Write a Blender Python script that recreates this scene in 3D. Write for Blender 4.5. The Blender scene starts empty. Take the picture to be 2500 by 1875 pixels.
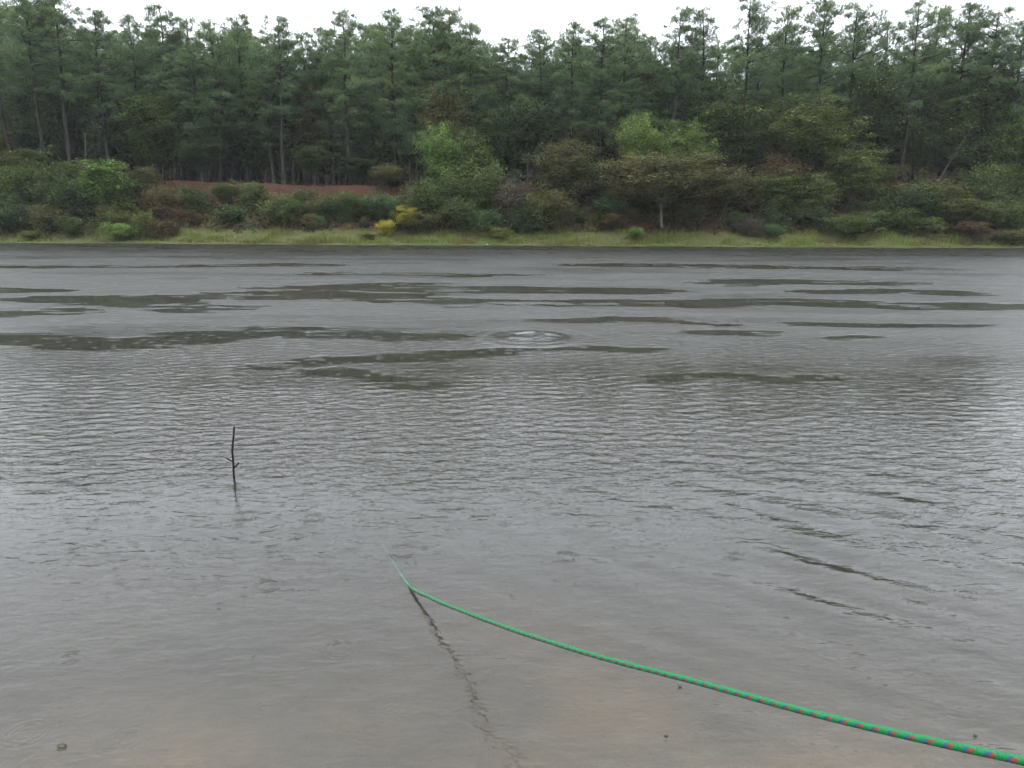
import bpy, math, random
import numpy as np
from mathutils import Vector, Matrix, Euler

# ------------------------------------------------------------------ camera, sky, sun, exposure
R = math.radians
sc = bpy.context.scene
col = sc.collection
CAM_H, PITCH, ROLL, FPX = 1.6, 12.0, 0.30, 1853.0     # focal length in pixels of a 2500 px wide frame
cam_data = bpy.data.cameras.new('camera')
cam_data.sensor_width = 36.0
cam_data.lens = 36.0 * FPX / 2500.0
cam_data.clip_start = 0.05
cam_data.clip_end = 3000
cam = bpy.data.objects.new('camera', cam_data)
col.objects.link(cam)
cam_rot = Euler((R(90 - PITCH), 0, 0)).to_matrix() @ Matrix.Rotation(R(ROLL), 3, 'Z')
cam.matrix_world = Matrix.Translation((0, 0, CAM_H)) @ cam_rot.to_4x4()
sc.camera = cam

SUN_EL, SUN_AZ = 62.0, 200.0
world = bpy.data.worlds.new('World')
sc.world = world
world.use_nodes = True
wn = world.node_tree.nodes
wl = world.node_tree.links
wn.clear()
w_out = wn.new('ShaderNodeOutputWorld')
w_bg = wn.new('ShaderNodeBackground')
w_sky = wn.new('ShaderNodeTexSky')
w_sky.sky_type = 'NISHITA'
w_sky.sun_disc = False
w_sky.sun_elevation = R(SUN_EL)
w_sky.sun_rotation = R(SUN_AZ)
w_sky.dust_density = 6.0
w_hsv = wn.new('ShaderNodeHueSaturation')
w_hsv.inputs['Saturation'].default_value = 0.25          # cloud cover greys the blue out
w_mix = wn.new('ShaderNodeMixRGB')
w_mix.inputs[0].default_value = 0.88                      # closed overcast
# standard overcast sky: the same all round, brighter towards the zenith
w_tc = wn.new('ShaderNodeTexCoord')
w_sep = wn.new('ShaderNodeSeparateXYZ')
w_rp = wn.new('ShaderNodeValToRGB')
w_rp.color_ramp.elements[0].color = (7.8, 8.25, 8.85, 1)
w_rp.color_ramp.elements[1].color = (14.6, 15.4, 16.4, 1)
wl.new(w_tc.outputs['Generated'], w_sep.inputs[0])
wl.new(w_sep.outputs['Z'], w_rp.inputs[0])
wl.new(w_rp.outputs[0], w_mix.inputs[2])
wl.new(w_sky.outputs[0], w_hsv.inputs['Color'])
wl.new(w_hsv.outputs[0], w_mix.inputs[1])
wl.new(w_mix.outputs[0], w_bg.inputs['Color'])
w_bg.inputs['Strength'].default_value = 0.115
wl.new(w_bg.outputs[0], w_out.inputs['Surface'])

sun_data = bpy.data.lights.new('sun', 'SUN')
sun_data.energy = 0.6
sun_data.angle = R(45)
sun_data.color = (1.0, 0.97, 0.93)
sun = bpy.data.objects.new('sun', sun_data)
col.objects.link(sun)
sun.rotation_euler = (R(90 - SUN_EL), 0, R(SUN_AZ - 180 + 360) * -1)
sc.view_settings.view_transform = 'Standard'
sc.view_settings.look = 'None'
sc.view_settings.exposure = 1.1
sc.view_settings.gamma = 1.0
sc.view_settings.use_curve_mapping = False
sc.render.engine = 'CYCLES'
cy = sc.cycles
cy.max_bounces = 8
cy.diffuse_bounces = 3
cy.glossy_bounces = 3
cy.transmission_bounces = 4
cy.volume_bounces = 1
cy.transparent_max_bounces = 12
cy.caustics_reflective = False
cy.caustics_refractive = False
cy.use_denoising = True
cy.use_adaptive_sampling = True
cy.adaptive_threshold = 0.045
cy.sample_clamp_indirect = 6.0

rng = np.random.default_rng(7)
random.seed(7)
CR = np.array(cam_rot)


def ray(u, v):
    d = np.array([(u - 1250.0) / FPX, (937.5 - v) / FPX, -1.0])
    return CR @ d                                       # world direction, depth 1


def on_plane(u, v, z=0.0):
    d = ray(u, v)
    t = (z - CAM_H) / d[2]
    return np.array([0, 0, CAM_H]) + d * t


def at_dist(u, v, Y):                                   # point on the ray at world distance Y
    d = ray(u, v)
    return np.array([0, 0, CAM_H]) + d * (Y / d[1])


# ------------------------------------------------------------------ mesh helpers
def smooth(a, b, x):
    t = np.clip((x - a) / (b - a), 0, 1)
    return t * t * (3 - 2 * t)


def mesh_np(name, verts, faces, mats=(), mat_idx=None, tint=None, shade_smooth=False):
    """faces: list of int arrays (n,3) or (n,4)"""
    me = bpy.data.meshes.new(name)
    verts = np.asarray(verts, dtype=np.float32)
    me.vertices.add(len(verts))
    me.vertices.foreach_set('co', verts.ravel())
    loops = np.concatenate([np.asarray(f, dtype=np.int32).ravel() for f in faces])
    counts = np.concatenate([np.full(len(f), np.asarray(f).shape[1], dtype=np.int32) for f in faces])
    starts = np.concatenate([[0], np.cumsum(counts)[:-1]]).astype(np.int32)
    me.loops.add(len(loops))
    me.loops.foreach_set('vertex_index', loops)
    me.polygons.add(len(counts))
    me.polygons.foreach_set('loop_start', starts)
    me.polygons.foreach_set('loop_total', counts)
    if shade_smooth:
        me.polygons.foreach_set('use_smooth', np.ones(len(counts), dtype=bool))
    for m in mats:
        me.materials.append(m)
    if mat_idx is not None:
        me.polygons.foreach_set('material_index', np.asarray(mat_idx, dtype=np.int32))
    if tint is not None:
        a = me.attributes.new('tint', 'FLOAT', 'POINT')
        a.data.foreach_set('value', np.asarray(tint, dtype=np.float32))
    me.update(calc_edges=True)
    return me


def add_obj(name, data, parent=None, label=None, cat=None, group=None, kind=None):
    o = bpy.data.objects.new(name, data)
    col.objects.link(o)
    if parent is not None:
        o.parent = parent
    tag(o, label, cat, group, kind)
    return o


def tag(o, label=None, cat=None, group=None, kind=None):
    for k, v in (('label', label), ('category', cat), ('group', group), ('kind', kind)):
        if v is not None:
            o[k] = v
    return o


class Tubes:
    def __init__(self):
        self.v, self.f, self.n = [], [], 0

    def add(self, P, r, k=5, cap=True):
        P = np.asarray(P, float)
        r = np.broadcast_to(np.asarray(r, float), (len(P),))
        T = np.gradient(P, axis=0)
        T /= np.linalg.norm(T, axis=1)[:, None] + 1e-9
        ref = np.array([0.0, 0, 1]) if abs(T[0, 2]) < 0.9 else np.array([1.0, 0, 0])
        A = np.cross(T, ref)
        A /= np.linalg.norm(A, axis=1)[:, None] + 1e-9
        B = np.cross(T, A)
        ang = np.linspace(0, 2 * np.pi, k, endpoint=False)
        ring = P[:, None, :] + r[:, None, None] * (np.cos(ang)[None, :, None] * A[:, None, :] + np.sin(ang)[None, :, None] * B[:, None, :])
        n = len(P)
        i = np.arange(n - 1)[:, None] * k
        j = np.arange(k)[None, :]
        j2 = (j + 1) % k
        q = np.stack([i + j, i + j2, i + k + j2, i + k + j], -1).reshape(-1, 4) + self.n
        self.v.append(ring.reshape(-1, 3))
        self.f.append(q)
        self.n += n * k
        if cap:                                         # a pointed end
            self.v.append(P[-1:] + T[-1:] * r[-1])
            base = self.n - k
            tip = self.n
            self.n += 1
            jj = np.arange(k)
            self.f.append(np.stack([base + jj, base + (jj + 1) % k, np.full(k, tip), np.full(k, tip)], -1))

    def mesh(self, name, mat):
        V = np.concatenate(self.v)
        F = np.concatenate(self.f)
        tri = F[F[:, 2] == F[:, 3]][:, :3]
        quad = F[F[:, 2] != F[:, 3]]
        return mesh_np(name, V, [x for x in (quad, tri) if len(x)], [mat], shade_smooth=True)


def unit(v):
    v = np.asarray(v, float)
    return v / (np.linalg.norm(v, axis=-1, keepdims=True) + 1e-9)


# ------------------------------------------------------------------ materials
def new_mat(name):
    m = bpy.data.materials.new(name)
    m.use_nodes = True
    nt = m.node_tree
    nt.nodes.clear()
    out = nt.nodes.new('ShaderNodeOutputMaterial')
    return m, nt, out


def N(nt, kind, **kw):
    n = nt.nodes.new(kind)
    for k, v in kw.items():
        if hasattr(n, k):
            setattr(n, k, v)
        else:
            n.inputs[k].default_value = v
    return n


def math_node(nt, op, a, b=None, c=None, clamp=False):
    n = nt.nodes.new('ShaderNodeMath')
    n.operation = op
    n.use_clamp = clamp
    for i, x in enumerate((a, b, c)):
        if x is None:
            continue
        if isinstance(x, (int, float)):
            n.inputs[i].default_value = x
        else:
            nt.links.new(x, n.inputs[i])
    return n.outputs[0]


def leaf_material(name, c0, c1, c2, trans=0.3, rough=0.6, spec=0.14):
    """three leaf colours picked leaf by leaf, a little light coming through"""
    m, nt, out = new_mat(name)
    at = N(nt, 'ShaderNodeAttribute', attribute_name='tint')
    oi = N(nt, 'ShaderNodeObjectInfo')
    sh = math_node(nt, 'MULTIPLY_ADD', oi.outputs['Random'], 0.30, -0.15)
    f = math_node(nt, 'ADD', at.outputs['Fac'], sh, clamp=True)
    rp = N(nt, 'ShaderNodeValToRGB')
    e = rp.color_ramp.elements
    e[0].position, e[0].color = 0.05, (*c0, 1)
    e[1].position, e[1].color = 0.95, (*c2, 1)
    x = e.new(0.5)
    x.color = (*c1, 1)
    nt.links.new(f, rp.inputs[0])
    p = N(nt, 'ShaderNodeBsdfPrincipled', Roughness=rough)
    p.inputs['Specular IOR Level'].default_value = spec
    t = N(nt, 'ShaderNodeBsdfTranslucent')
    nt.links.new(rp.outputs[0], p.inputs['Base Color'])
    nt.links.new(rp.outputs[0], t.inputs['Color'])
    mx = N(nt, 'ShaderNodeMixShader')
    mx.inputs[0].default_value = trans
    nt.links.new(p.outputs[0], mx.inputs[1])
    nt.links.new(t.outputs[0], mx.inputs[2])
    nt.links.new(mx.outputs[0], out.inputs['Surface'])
    return m


def bark_material(name, ca, cb, scale=9.0):
    m, nt, out = new_mat(name)
    tc = N(nt, 'ShaderNodeTexCoord')
    mp = N(nt, 'ShaderNodeMapping')
    mp.inputs['Scale'].default_value = (scale, scale, scale * 0.22)
    nt.links.new(tc.outputs['Object'], mp.inputs[0])
    no = N(nt, 'ShaderNodeTexNoise', Scale=1.0, Detail=4.0, Roughness=0.65)
    nt.links.new(mp.outputs[0], no.inputs['Vector'])
    rp = N(nt, 'ShaderNodeValToRGB')
    e = rp.color_ramp.elements
    e[0].position, e[0].color = 0.3, (*ca, 1)
    e[1].position, e[1].color = 0.7, (*cb, 1)
    nt.links.new(no.outputs[0], rp.inputs[0])
    p = N(nt, 'ShaderNodeBsdfPrincipled', Roughness=0.75)
    p.inputs['Specular IOR Level'].default_value = 0.25
    b = N(nt, 'ShaderNodeBump', Strength=0.6, Distance=0.03)
    nt.links.new(no.outputs[0], b.inputs['Height'])
    nt.links.new(b.outputs[0], p.inputs['Normal'])
    nt.links.new(rp.outputs[0], p.inputs['Base Color'])
    nt.links.new(p.outputs[0], out.inputs['Surface'])
    return m


M = {}
M['needles'] = leaf_material('pine_needles', (0.0466, 0.0835, 0.0328), (0.0851, 0.1414, 0.0537), (0.1507, 0.2090, 0.0770), 0.25, 0.5, 0.3)
M['needles_brown'] = leaf_material('browning_pine_needles', (0.0333, 0.0333, 0.0178), (0.0629, 0.0533, 0.0266), (0.0962, 0.0740, 0.0370), 0.2, 0.5, 0.3)
M['green'] = leaf_material('green_leaves', (0.0343, 0.0545, 0.0159), (0.0644, 0.0933, 0.0254), (0.1030, 0.1361, 0.0397), 0.3)
M['dark'] = leaf_material('dark_green_leaves', (0.0237, 0.0414, 0.0165), (0.0425, 0.0690, 0.0238), (0.0755, 0.1058, 0.0368), 0.25)
M['bright'] = leaf_material('bright_green_leaves', (0.0699, 0.1221, 0.0289), (0.1199, 0.1954, 0.0481), (0.1798, 0.2735, 0.0722), 0.35)
M['willow'] = leaf_material('pale_green_leaves', (0.0832, 0.1261, 0.0322), (0.1272, 0.1843, 0.0460), (0.1761, 0.2424, 0.0644), 0.35)
M['yellowgreen'] = leaf_material('yellow_green_leaves', (0.0558, 0.0794, 0.0217), (0.0944, 0.1212, 0.0334), (0.1545, 0.1589, 0.0460), 0.35)
M['yellow'] = leaf_material('yellow_leaves', (0.1495, 0.1624, 0.0260), (0.3450, 0.3024, 0.0400), (0.4830, 0.4032, 0.0550), 0.35)
M['olive'] = leaf_material('olive_leaves', (0.0472, 0.0544, 0.0201), (0.0858, 0.0903, 0.0318), (0.1373, 0.1212, 0.0460), 0.3)
M['brown'] = leaf_material('rusty_brown_leaves', (0.0444, 0.0333, 0.0163), (0.0888, 0.0555, 0.0259), (0.0962, 0.0888, 0.0333), 0.25)
M['greybrown'] = leaf_material('grey_brown_twiggy_leaves', (0.0377, 0.0366, 0.0283), (0.0692, 0.0653, 0.0490), (0.1006, 0.0966, 0.0723), 0.2)
M['teal'] = leaf_material('blue_green_leaves', (0.034, 0.066, 0.026), (0.062, 0.112, 0.042), (0.10, 0.155, 0.06), 0.3)
M['pine_bark'] = bark_material('pine_bark', (0.0081, 0.0064, 0.0060), (0.0242, 0.0198, 0.0174))
M['bark'] = bark_material('grey_bark', (0.0341, 0.0298, 0.0248), (0.0930, 0.0837, 0.0713), 14)
M['pale_bark'] = bark_material('pale_bark', (0.0806, 0.0744, 0.0620), (0.1860, 0.1736, 0.1550), 14)
M['wet_wood'] = bark_material('wet_dark_wood', (0.0112, 0.0087, 0.0081), (0.0372, 0.0279, 0.0260), 60)

# ------------------------------------------------------------------ terrain
SHORE = 55.0


def shore_y(x):
    return SHORE + 0.35 * np.sin(x * 0.21 + 1.0) + 0.22 * np.sin(x * 0.63) + 0.12 * np.sin(x * 1.7 + 2)


def lumps(x, y):
    return (0.5 * np.sin(x * 0.9 + 1.3 * np.sin(y * 0.7)) * np.sin(y * 1.1 + 0.6) + 0.3 * np.sin(x * 2.3 + y * 1.4) * np.sin(y * 2.9 - x)
            + 0.2 * np.sin(x * 5.1 - y * 3.0) * np.sin(y * 4.7 + x * 1.7))


def ground_z(x, y):
    x = np.asarray(x, float)
    y = np.asarray(y, float)
    near = 0.16 * (1.25 - y)
    near = np.where(y < -2, 0.52 + 0.02 * (-2 - y), near)
    d = y - 1.25
    bed = -(0.10 * np.minimum(d, 2.2) + 0.22 * np.clip(d - 2.2, 0, 8)) - 0.05 * np.clip(d - 10, 0, 20)
    bed = bed + 0.012 * lumps(x * 3, y * 3)
    s = y - shore_y(x)
    farbed = s * 0.35
    bed = np.maximum(bed, farbed) * smooth(-0.0, 0.6, -s + 0.0) + np.minimum(farbed, 0) * (1 - smooth(0.0, 0.6, -s))
    top = 4.7 + 0.25 * np.sin(x * 0.13) + 0.4 * smooth(8, 30, x)
    grass = 0.10 * smooth(0, 0.25, s) + 1.05 * smooth(0.2, 4.2, s)
    rise = (top - 1.15) * (0.72 * np.clip((s - 3.6) / 5.2, 0, 1) + 0.28 * smooth(8.3 + 0.5 * np.sin(x * 0.8), 8.9 + 0.5 * np.sin(x * 0.8), s))
    plateau = 0.012 * np.clip(s - 10, 0, 60) + 9.0 * smooth(14, 75, s)
    bank = grass + rise + plateau + lumps(x, y) * 0.16 * smooth(0.5, 4, s)
    return np.where(y < 1.25, near, np.where(s < 0, bed, bank))


def lines(*segs):
    out = []
    for a, b, n in segs:
        out.append(np.linspace(a, b, n, endpoint=False))
    out.append([segs[-1][1]])
    return np.concatenate(out)


xs = lines((-400, -120, 10), (-120, -60, 40), (-60, 60, 220), (60, 120, 40), (120, 400, 10))
ys = lines((-200, -20, 8), (-20, 1, 40), (1, 9, 60), (9, 52, 50), (52, 70, 90), (70, 130, 60), (130, 600, 10))
X, Y = np.meshgrid(xs, ys)
Z = ground_z(X, Y)
nx, ny = len(xs), len(ys)
idx = np.arange(nx * ny).reshape(ny, nx)
quads = np.stack([idx[:-1, :-1], idx[:-1, 1:], idx[1:, 1:], idx[1:, :-1]], -1).reshape(-1, 4)

m, nt, out = new_mat('ground_soil')
geo = N(nt, 'ShaderNodeNewGeometry')
sep = N(nt, 'ShaderNodeSeparateXYZ')
nt.links.new(geo.outputs['Position'], sep.inputs[0])
n1 = N(nt, 'ShaderNodeTexNoise', Scale=0.55, Detail=6.0, Roughness=0.6)
n2 = N(nt, 'ShaderNodeTexNoise', Scale=7.0, Detail=5.0, Roughness=0.7)
n3 = N(nt, 'ShaderNodeTexNoise', Scale=1.6, Detail=4.0, Roughness=0.6)
for n in (n1, n2, n3):
    nt.links.new(geo.outputs['Position'], n.inputs['Vector'])


def ramp(nt, fac, stops):
    r = nt.nodes.new('ShaderNodeValToRGB')
    e = r.color_ramp.elements
    e[0].position, e[0].color = stops[0][0], (*stops[0][1], 1)
    e[1].position, e[1].color = stops[-1][0], (*stops[-1][1], 1)
    for p, c in stops[1:-1]:
        x = e.new(p)
        x.color = (*c, 1)
    nt.links.new(fac, r.inputs[0])
    return r.outputs[0]


def mixc(nt, fac, a, b):
    n = nt.nodes.new('ShaderNodeMixRGB')
    for i, x in enumerate((fac, a, b)):
        if isinstance(x, (int, float)):
            n.inputs[i].default_value = x
        elif isinstance(x, tuple):
            n.inputs[i].default_value = (*x, 1)
        else:
            nt.links.new(x, n.inputs[i])
    return n.outputs[0]


litter = ramp(nt, n2.outputs[0], [(0.30, (0.0172, 0.0089, 0.0054)), (0.5, (0.0440, 0.0189, 0.0097)), (0.72, (0.0796, 0.0354, 0.0173))])
clay = ramp(nt, n3.outputs[0], [(0.3, (0.0288, 0.0108, 0.0064)), (0.7, (0.0634, 0.0226, 0.0118))])
soil = mixc(nt, math_node(nt, 'GREATER_THAN', n1.outputs[0], 0.56), litter, clay)
turf = ramp(nt, n2.outputs[0], [(0.3, (0.0360, 0.0396, 0.0144)), (0.7, (0.0792, 0.0864, 0.0288))])
mud = ramp(nt, n1.outputs[0], [(0.38, (0.0858, 0.0782, 0.0648)), (0.5, (0.1650, 0.1360, 0.1044)), (0.60, (0.2772, 0.1870, 0.1080))])
mud = mixc(nt, 0.35, mud, ramp(nt, n2.outputs[0], [(0.3, (0.1056, 0.0884, 0.0648)), (0.7, (0.2244, 0.1836, 0.1296))]))
zz = math_node(nt, 'MULTIPLY_ADD', n3.outputs[0], 0.5, sep.outputs['Z'])
isoil = N(nt, 'ShaderNodeMapRange')
isoil.inputs[1].default_value, isoil.inputs[2].default_value = 1.05, 1.55
nt.links.new(zz, isoil.inputs[0])
iturf = N(nt, 'ShaderNodeMapRange')
iturf.inputs[1].default_value, iturf.inputs[2].default_value = -0.06, 0.0
nt.links.new(sep.outputs['Z'], iturf.inputs[0])
c = mixc(nt, iturf.outputs[0], mud, turf)
c = mixc(nt, isoil.outputs[0], c, soil)
p = N(nt, 'ShaderNodeBsdfPrincipled', Roughness=0.8)
p.inputs['Specular IOR Level'].default_value = 0.2
bmp = N(nt, 'ShaderNodeBump', Strength=0.7, Distance=0.05)
nt.links.new(n2.outputs[0], bmp.inputs['Height'])
nt.links.new(bmp.outputs[0], p.inputs['Normal'])
nt.links.new(c, p.inputs['Base Color'])
nt.links.new(p.outputs[0], out.inputs['Surface'])
M['ground'] = m
ground = add_obj('ground', mesh_np('ground', np.stack([X, Y, Z], -1).reshape(-1, 3), [quads], [m], shade_smooth=True), kind='structure',
                 label='muddy lake bed and the red soil bank rising beyond the water')

# ------------------------------------------------------------------ lake water
BOIL = on_plane(1294, 823)
slicks = [([(-150, 818), (0, 822), (120, 830), (250, 845), (420, 830), (560, 815), (700, 808), (850, 818), (960, 822)], 11),
          ([(230, 730), (330, 742), (440, 752), (480, 730)], 9), ([(300, 728), (560, 722), (700, 716), (800, 700), (880, 694)], 8),
          ([(640, 722), (900, 726), (1100, 738), (1320, 740)], 9), ([(1090, 708), (1250, 706), (1490, 710)], 7),
          ([(1250, 738), (1500, 740), (1700, 742), (1900, 734), (2050, 742), (2250, 748), (2500, 746), (2700, 744)], 8),
          ([(1820, 692), (1930, 688), (2060, 690)], 6), ([(2090, 712), (2180, 710), (2270, 716)], 6),
          ([(690, 892), (850, 880), (1000, 872), (1150, 862), (1300, 845)], 10), ([(860, 905), (960, 935)], 12),
          ([(1600, 925), (1760, 916), (1880, 928), (1980, 922)], 8), ([(1760, 812), (1840, 813)], 6), ([(1400, 782), (1560, 778)], 6),
          ([(1380, 845), (1520, 852)], 7), ([(1620, 782), (1740, 792)], 4), ([(2060, 825), (2090, 822)], 4),
          ([(-100, 770), (40, 765), (70, 760)], 9), ([(-100, 706), (20, 708)], 6), ([(1950, 790), (2150, 795), (2380, 795)], 5),
          ([(880, 668), (1200, 672)], 4), ([(0, 652), (420, 650), (700, 646)], 4), ([(1600, 648), (2100, 655)], 5)]


def calm_at(x, y):
    best = np.zeros_like(x)
    for pts, hw in slicks:
        W = [on_plane(u, v) for u, v in pts]
        for a, b, (ua, va), (ub, vb) in zip(W[:-1], W[1:], pts[:-1], pts[1:]):
            wa = abs(on_plane(ua, va - hw)[1] - on_plane(ua, va + hw)[1]) / 2
            ax, bx = a[0], b[0]
            dx = bx - ax
            t = np.clip((x - ax) / dx, 0, 1)
            yc = a[1] + (b[1] - a[1]) * t
            ex = np.abs(x - (ax + dx * t)) * 0.45
            d = np.hypot(y - yc, ex) / wa
            best = np.maximum(best, 1 - smooth(0.55, 1.5, d))
    return best


def vnoise(x, y, seed, octs=3, gain=0.55):
    tab = np.random.default_rng(seed).uniform(size=(256, 256))
    tot, amp, nrm = np.zeros_like(x), 1.0, 0.0
    for o in range(octs):
        xi, yi = np.floor(x).astype(int), np.floor(y).astype(int)
        fx, fy = x - xi, y - yi
        fx, fy = fx * fx * (3 - 2 * fx), fy * fy * (3 - 2 * fy)
        g = lambda i, j: tab[(yi + j) & 255, (xi + i) & 255]
        tot += amp * ((g(0, 0) * (1 - fx) + g(1, 0) * fx) * (1 - fy) + (g(0, 1) * (1 - fx) + g(1, 1) * fx) * fy)
        nrm += amp
        x, y, amp = x * 2.03 + 17.3, y * 2.03 + 5.7, amp * gain
    return tot / nrm


wx = lines((-150, -48, 16), (-48, -15, 110), (-15, -7, 110), (-7, 7, 430), (7, 15, 110), (15, 48, 110), (48, 150, 16))
wy = lines((0.2, 2.0, 40), (2.0, 8, 280), (8, 14, 130), (14, 30, 130), (30, 60, 90))
WX, WY = np.meshgrid(wx, wy)
cmask = calm_at(WX, WY)
ragged = (1.1 * (vnoise(WX * 0.55, WY * 1.2, 1) - 0.5) + 2.2 * (vnoise(WX * 0.75, 55 * np.log(WY), 14, 3, 0.65) - 0.5)
          + 0.9 * (vnoise(WX * 3.0, 90 * np.log(WY), 15, 2) - 0.5))
calm = smooth(0.14, 0.86, cmask + ragged * (0.34 * smooth(6, 12, WY) + 0.78 * smooth(0.0, 0.5, cmask)))
lee = smooth(24, 50, WY)
bd = np.hypot((WX - BOIL[0]) / 0.62, (WY - BOIL[1]) / 0.72)
boil = 1 - smooth(0.75, 1.15, bd)
streak = 1 - 0.5 * smooth(0.45, 0.68, vnoise(WX * 0.16 + 0.02 * WY, WY * 0.62, 2, 4))
wind = (1 - 0.93 * calm) * streak * (1 - 0.55 * lee) * (1 - 0.75 * boil)
nearf = 0.50 + 0.50 * smooth(2.2, 6.5, WY + 0.6 * (vnoise(WX * 1.3, WY * 1.3, 4) - 0.5))
# travelling wind waves: many crossing trains, short ones left to the fine relief where the sheet is coarse
dyl = np.gradient(wy)[:, None]
dxl = np.gradient(wx)[None, :]
wr = np.random.default_rng(12)
DX, DY, DZ = np.zeros_like(WX), np.zeros_like(WX), np.zeros_like(WX)
NW = 80
for i in range(NW):
    lam = math.exp(wr.uniform(math.log(0.07), math.log(0.24)))
    th_ = R(90 + 7 + wr.normal(0, 30))
    k_ = 2 * math.pi / lam
    a_ = 0.066 * math.sqrt(2.0 / NW) / k_
    cx_, cy_ = math.cos(th_), math.sin(th_)
    ok = smooth(2.0, 3.6, lam / (dyl * max(abs(cy_), 0.2))) * smooth(2.0, 3.6, lam / (dxl * max(abs(cx_), 0.12)))
    ph = k_ * (cx_ * WX + cy_ * WY) + wr.uniform(0, 6.28)
    f = a_ * ok * wind * nearf
    DZ += f * np.cos(ph)
    DX -= 0.8 * f * cx_ * np.sin(ph)
    DY -= 0.8 * f * cy_ * np.sin(ph)
# slow oblique swell reaching the shallows from the right
sm_ = (1 - smooth(3.2, 6.0, WY)) * (0.25 + 0.75 * smooth(-0.6, 1.6, WX))
for i in range(9):
    lam = wr.uniform(0.16, 0.42)
    th_ = R(58 + wr.normal(0, 11))
    k_ = 2 * math.pi / lam
    DZ += 0.025 / k_ * sm_ * np.cos(k_ * (math.cos(th_) * WX + math.sin(th_) * WY) + wr.uniform(0, 6.28)) * (0.5 + vnoise(WX * 1.1, WY * 1.1, 40 + i, 2))
# the swelling mound over the bubbles, with a few rings round it
DZ += 0.030 * np.exp(-(bd / 0.8) ** 2) + 0.003 * np.cos(bd * 16) * np.exp(-((bd - 1.25) / 0.45) ** 2) * (bd > 0.6)
mx_, my_ = len(wx), len(wy)
top = np.stack([WX + DX, WY + DY, DZ], -1).reshape(-1, 3)
nT = len(top)
ii = np.arange(nT).reshape(my_, mx_)
qt = np.stack([ii[:-1, :-1], ii[:-1, 1:], ii[1:, 1:], ii[1:, :-1]], -1).reshape(-1, 4)
loop = np.concatenate([ii[0, :-1], ii[:-1, -1], ii[-1, :0:-1], ii[:0:-1, 0]])
nL = len(loop)
low = top[loop] * [1, 1, 0] + [0, 0, -6.0]
lo = nT + np.arange(nL)
wall_q = np.stack([loop, lo, np.roll(lo, -1), np.roll(loop, -1)], -1)
cen = nT + nL
wall_t = np.stack([lo, np.full(nL, cen), np.roll(lo, -1)], -1)
me = mesh_np('lake_water', np.concatenate([top, low, [[0, 30, -6.0]]]), [qt, wall_q, wall_t], [], shade_smooth=True)
gust = 0.45 + 1.1 * vnoise(WX * 0.45, WY * 1.5, 8, 5, 0.75)
for nm, arr in (('wind', wind * (0.78 + 0.22 * smooth(2.5, 6, WY))), ('splash', 0.45 + 1.2 * smooth(4.5, 9, WY)), ('far', wind * smooth(8, 17, WY)), ('ruffle', np.sqrt(wind) * gust * smooth(4.5, 16, WY))):
    a = me.attributes.new(nm, 'FLOAT', 'POINT')
    a.data.foreach_set('value', np.concatenate([arr.ravel(), np.zeros(nL + 1)]).astype(np.float32))

m, nt, out = new_mat('lake_water')
geo = N(nt, 'ShaderNodeNewGeometry')


def wnoise(rot, sx, sy, detail, rough, dist=0.0, off=0.0):
    mp = N(nt, 'ShaderNodeMapping')
    mp.inputs['Location'].default_value = (off, off * 0.7, off)
    mp.inputs['Rotation'].default_value = (0, 0, R(rot))
    mp.inputs['Scale'].default_value = (sx, sy, 1)
    nt.links.new(geo.outputs['Position'], mp.inputs[0])
    n = N(nt, 'ShaderNodeTexNoise', Scale=1.0, Detail=detail, Roughness=rough, Distortion=dist)
    n.noise_dimensions = '2D'
    nt.links.new(mp.outputs[0], n.inputs['Vector'])
    return n.outputs[0]


def attr(nm):
    return N(nt, 'ShaderNodeAttribute', attribute_name=nm).outputs['Fac']


chop = math_node(nt, 'MULTIPLY', math_node(nt, 'MULTIPLY', wnoise(-6, 1.6, 7.0, 3, 0.6, 0.3), 0.022), attr('far'))
ripp = math_node(nt, 'MULTIPLY', wnoise(-5, 9.0, 19.0, 2, 0.65, 0.3, 5), 0.0068)
fine = math_node(nt, 'MULTIPLY', wnoise(8, 30.0, 50.0, 1, 0.5, 0.0, 9), 0.0008)
h = math_node(nt, 'MULTIPLY_ADD', math_node(nt, 'ADD', ripp, fine), attr('wind'), chop)


def rain(scale, amp, wl_, rmax, off):                   # rings where drops have struck
    mp = N(nt, 'ShaderNodeMapping')
    mp.inputs['Location'].default_value = (off, off * 1.3, 0)
    nt.links.new(geo.outputs['Position'], mp.inputs[0])
    v = N(nt, 'ShaderNodeTexVoronoi', Scale=scale)
    v.voronoi_dimensions = '2D'
    nt.links.new(mp.outputs[0], v.inputs['Vector'])
    d = math_node(nt, 'DIVIDE', v.outputs['Distance'], scale)
    sc_ = N(nt, 'ShaderNodeSeparateColor')
    nt.links.new(v.outputs['Color'], sc_.inputs[0])
    r0 = math_node(nt, 'MULTIPLY', sc_.outputs[0], rmax)
    on = math_node(nt, 'GREATER_THAN', sc_.outputs[1], 0.55)
    q = math_node(nt, 'DIVIDE', math_node(nt, 'SUBTRACT', d, r0), wl_ * 1.3)
    env = math_node(nt, 'POWER', 2.718, math_node(nt, 'MULTIPLY', math_node(nt, 'MULTIPLY', q, q), -1.0))
    wv = math_node(nt, 'SINE', math_node(nt, 'MULTIPLY', d, 6.283 / wl_))
    return math_node(nt, 'MULTIPLY', math_node(nt, 'MULTIPLY', math_node(nt, 'MULTIPLY', env, wv), on), amp)


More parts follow.
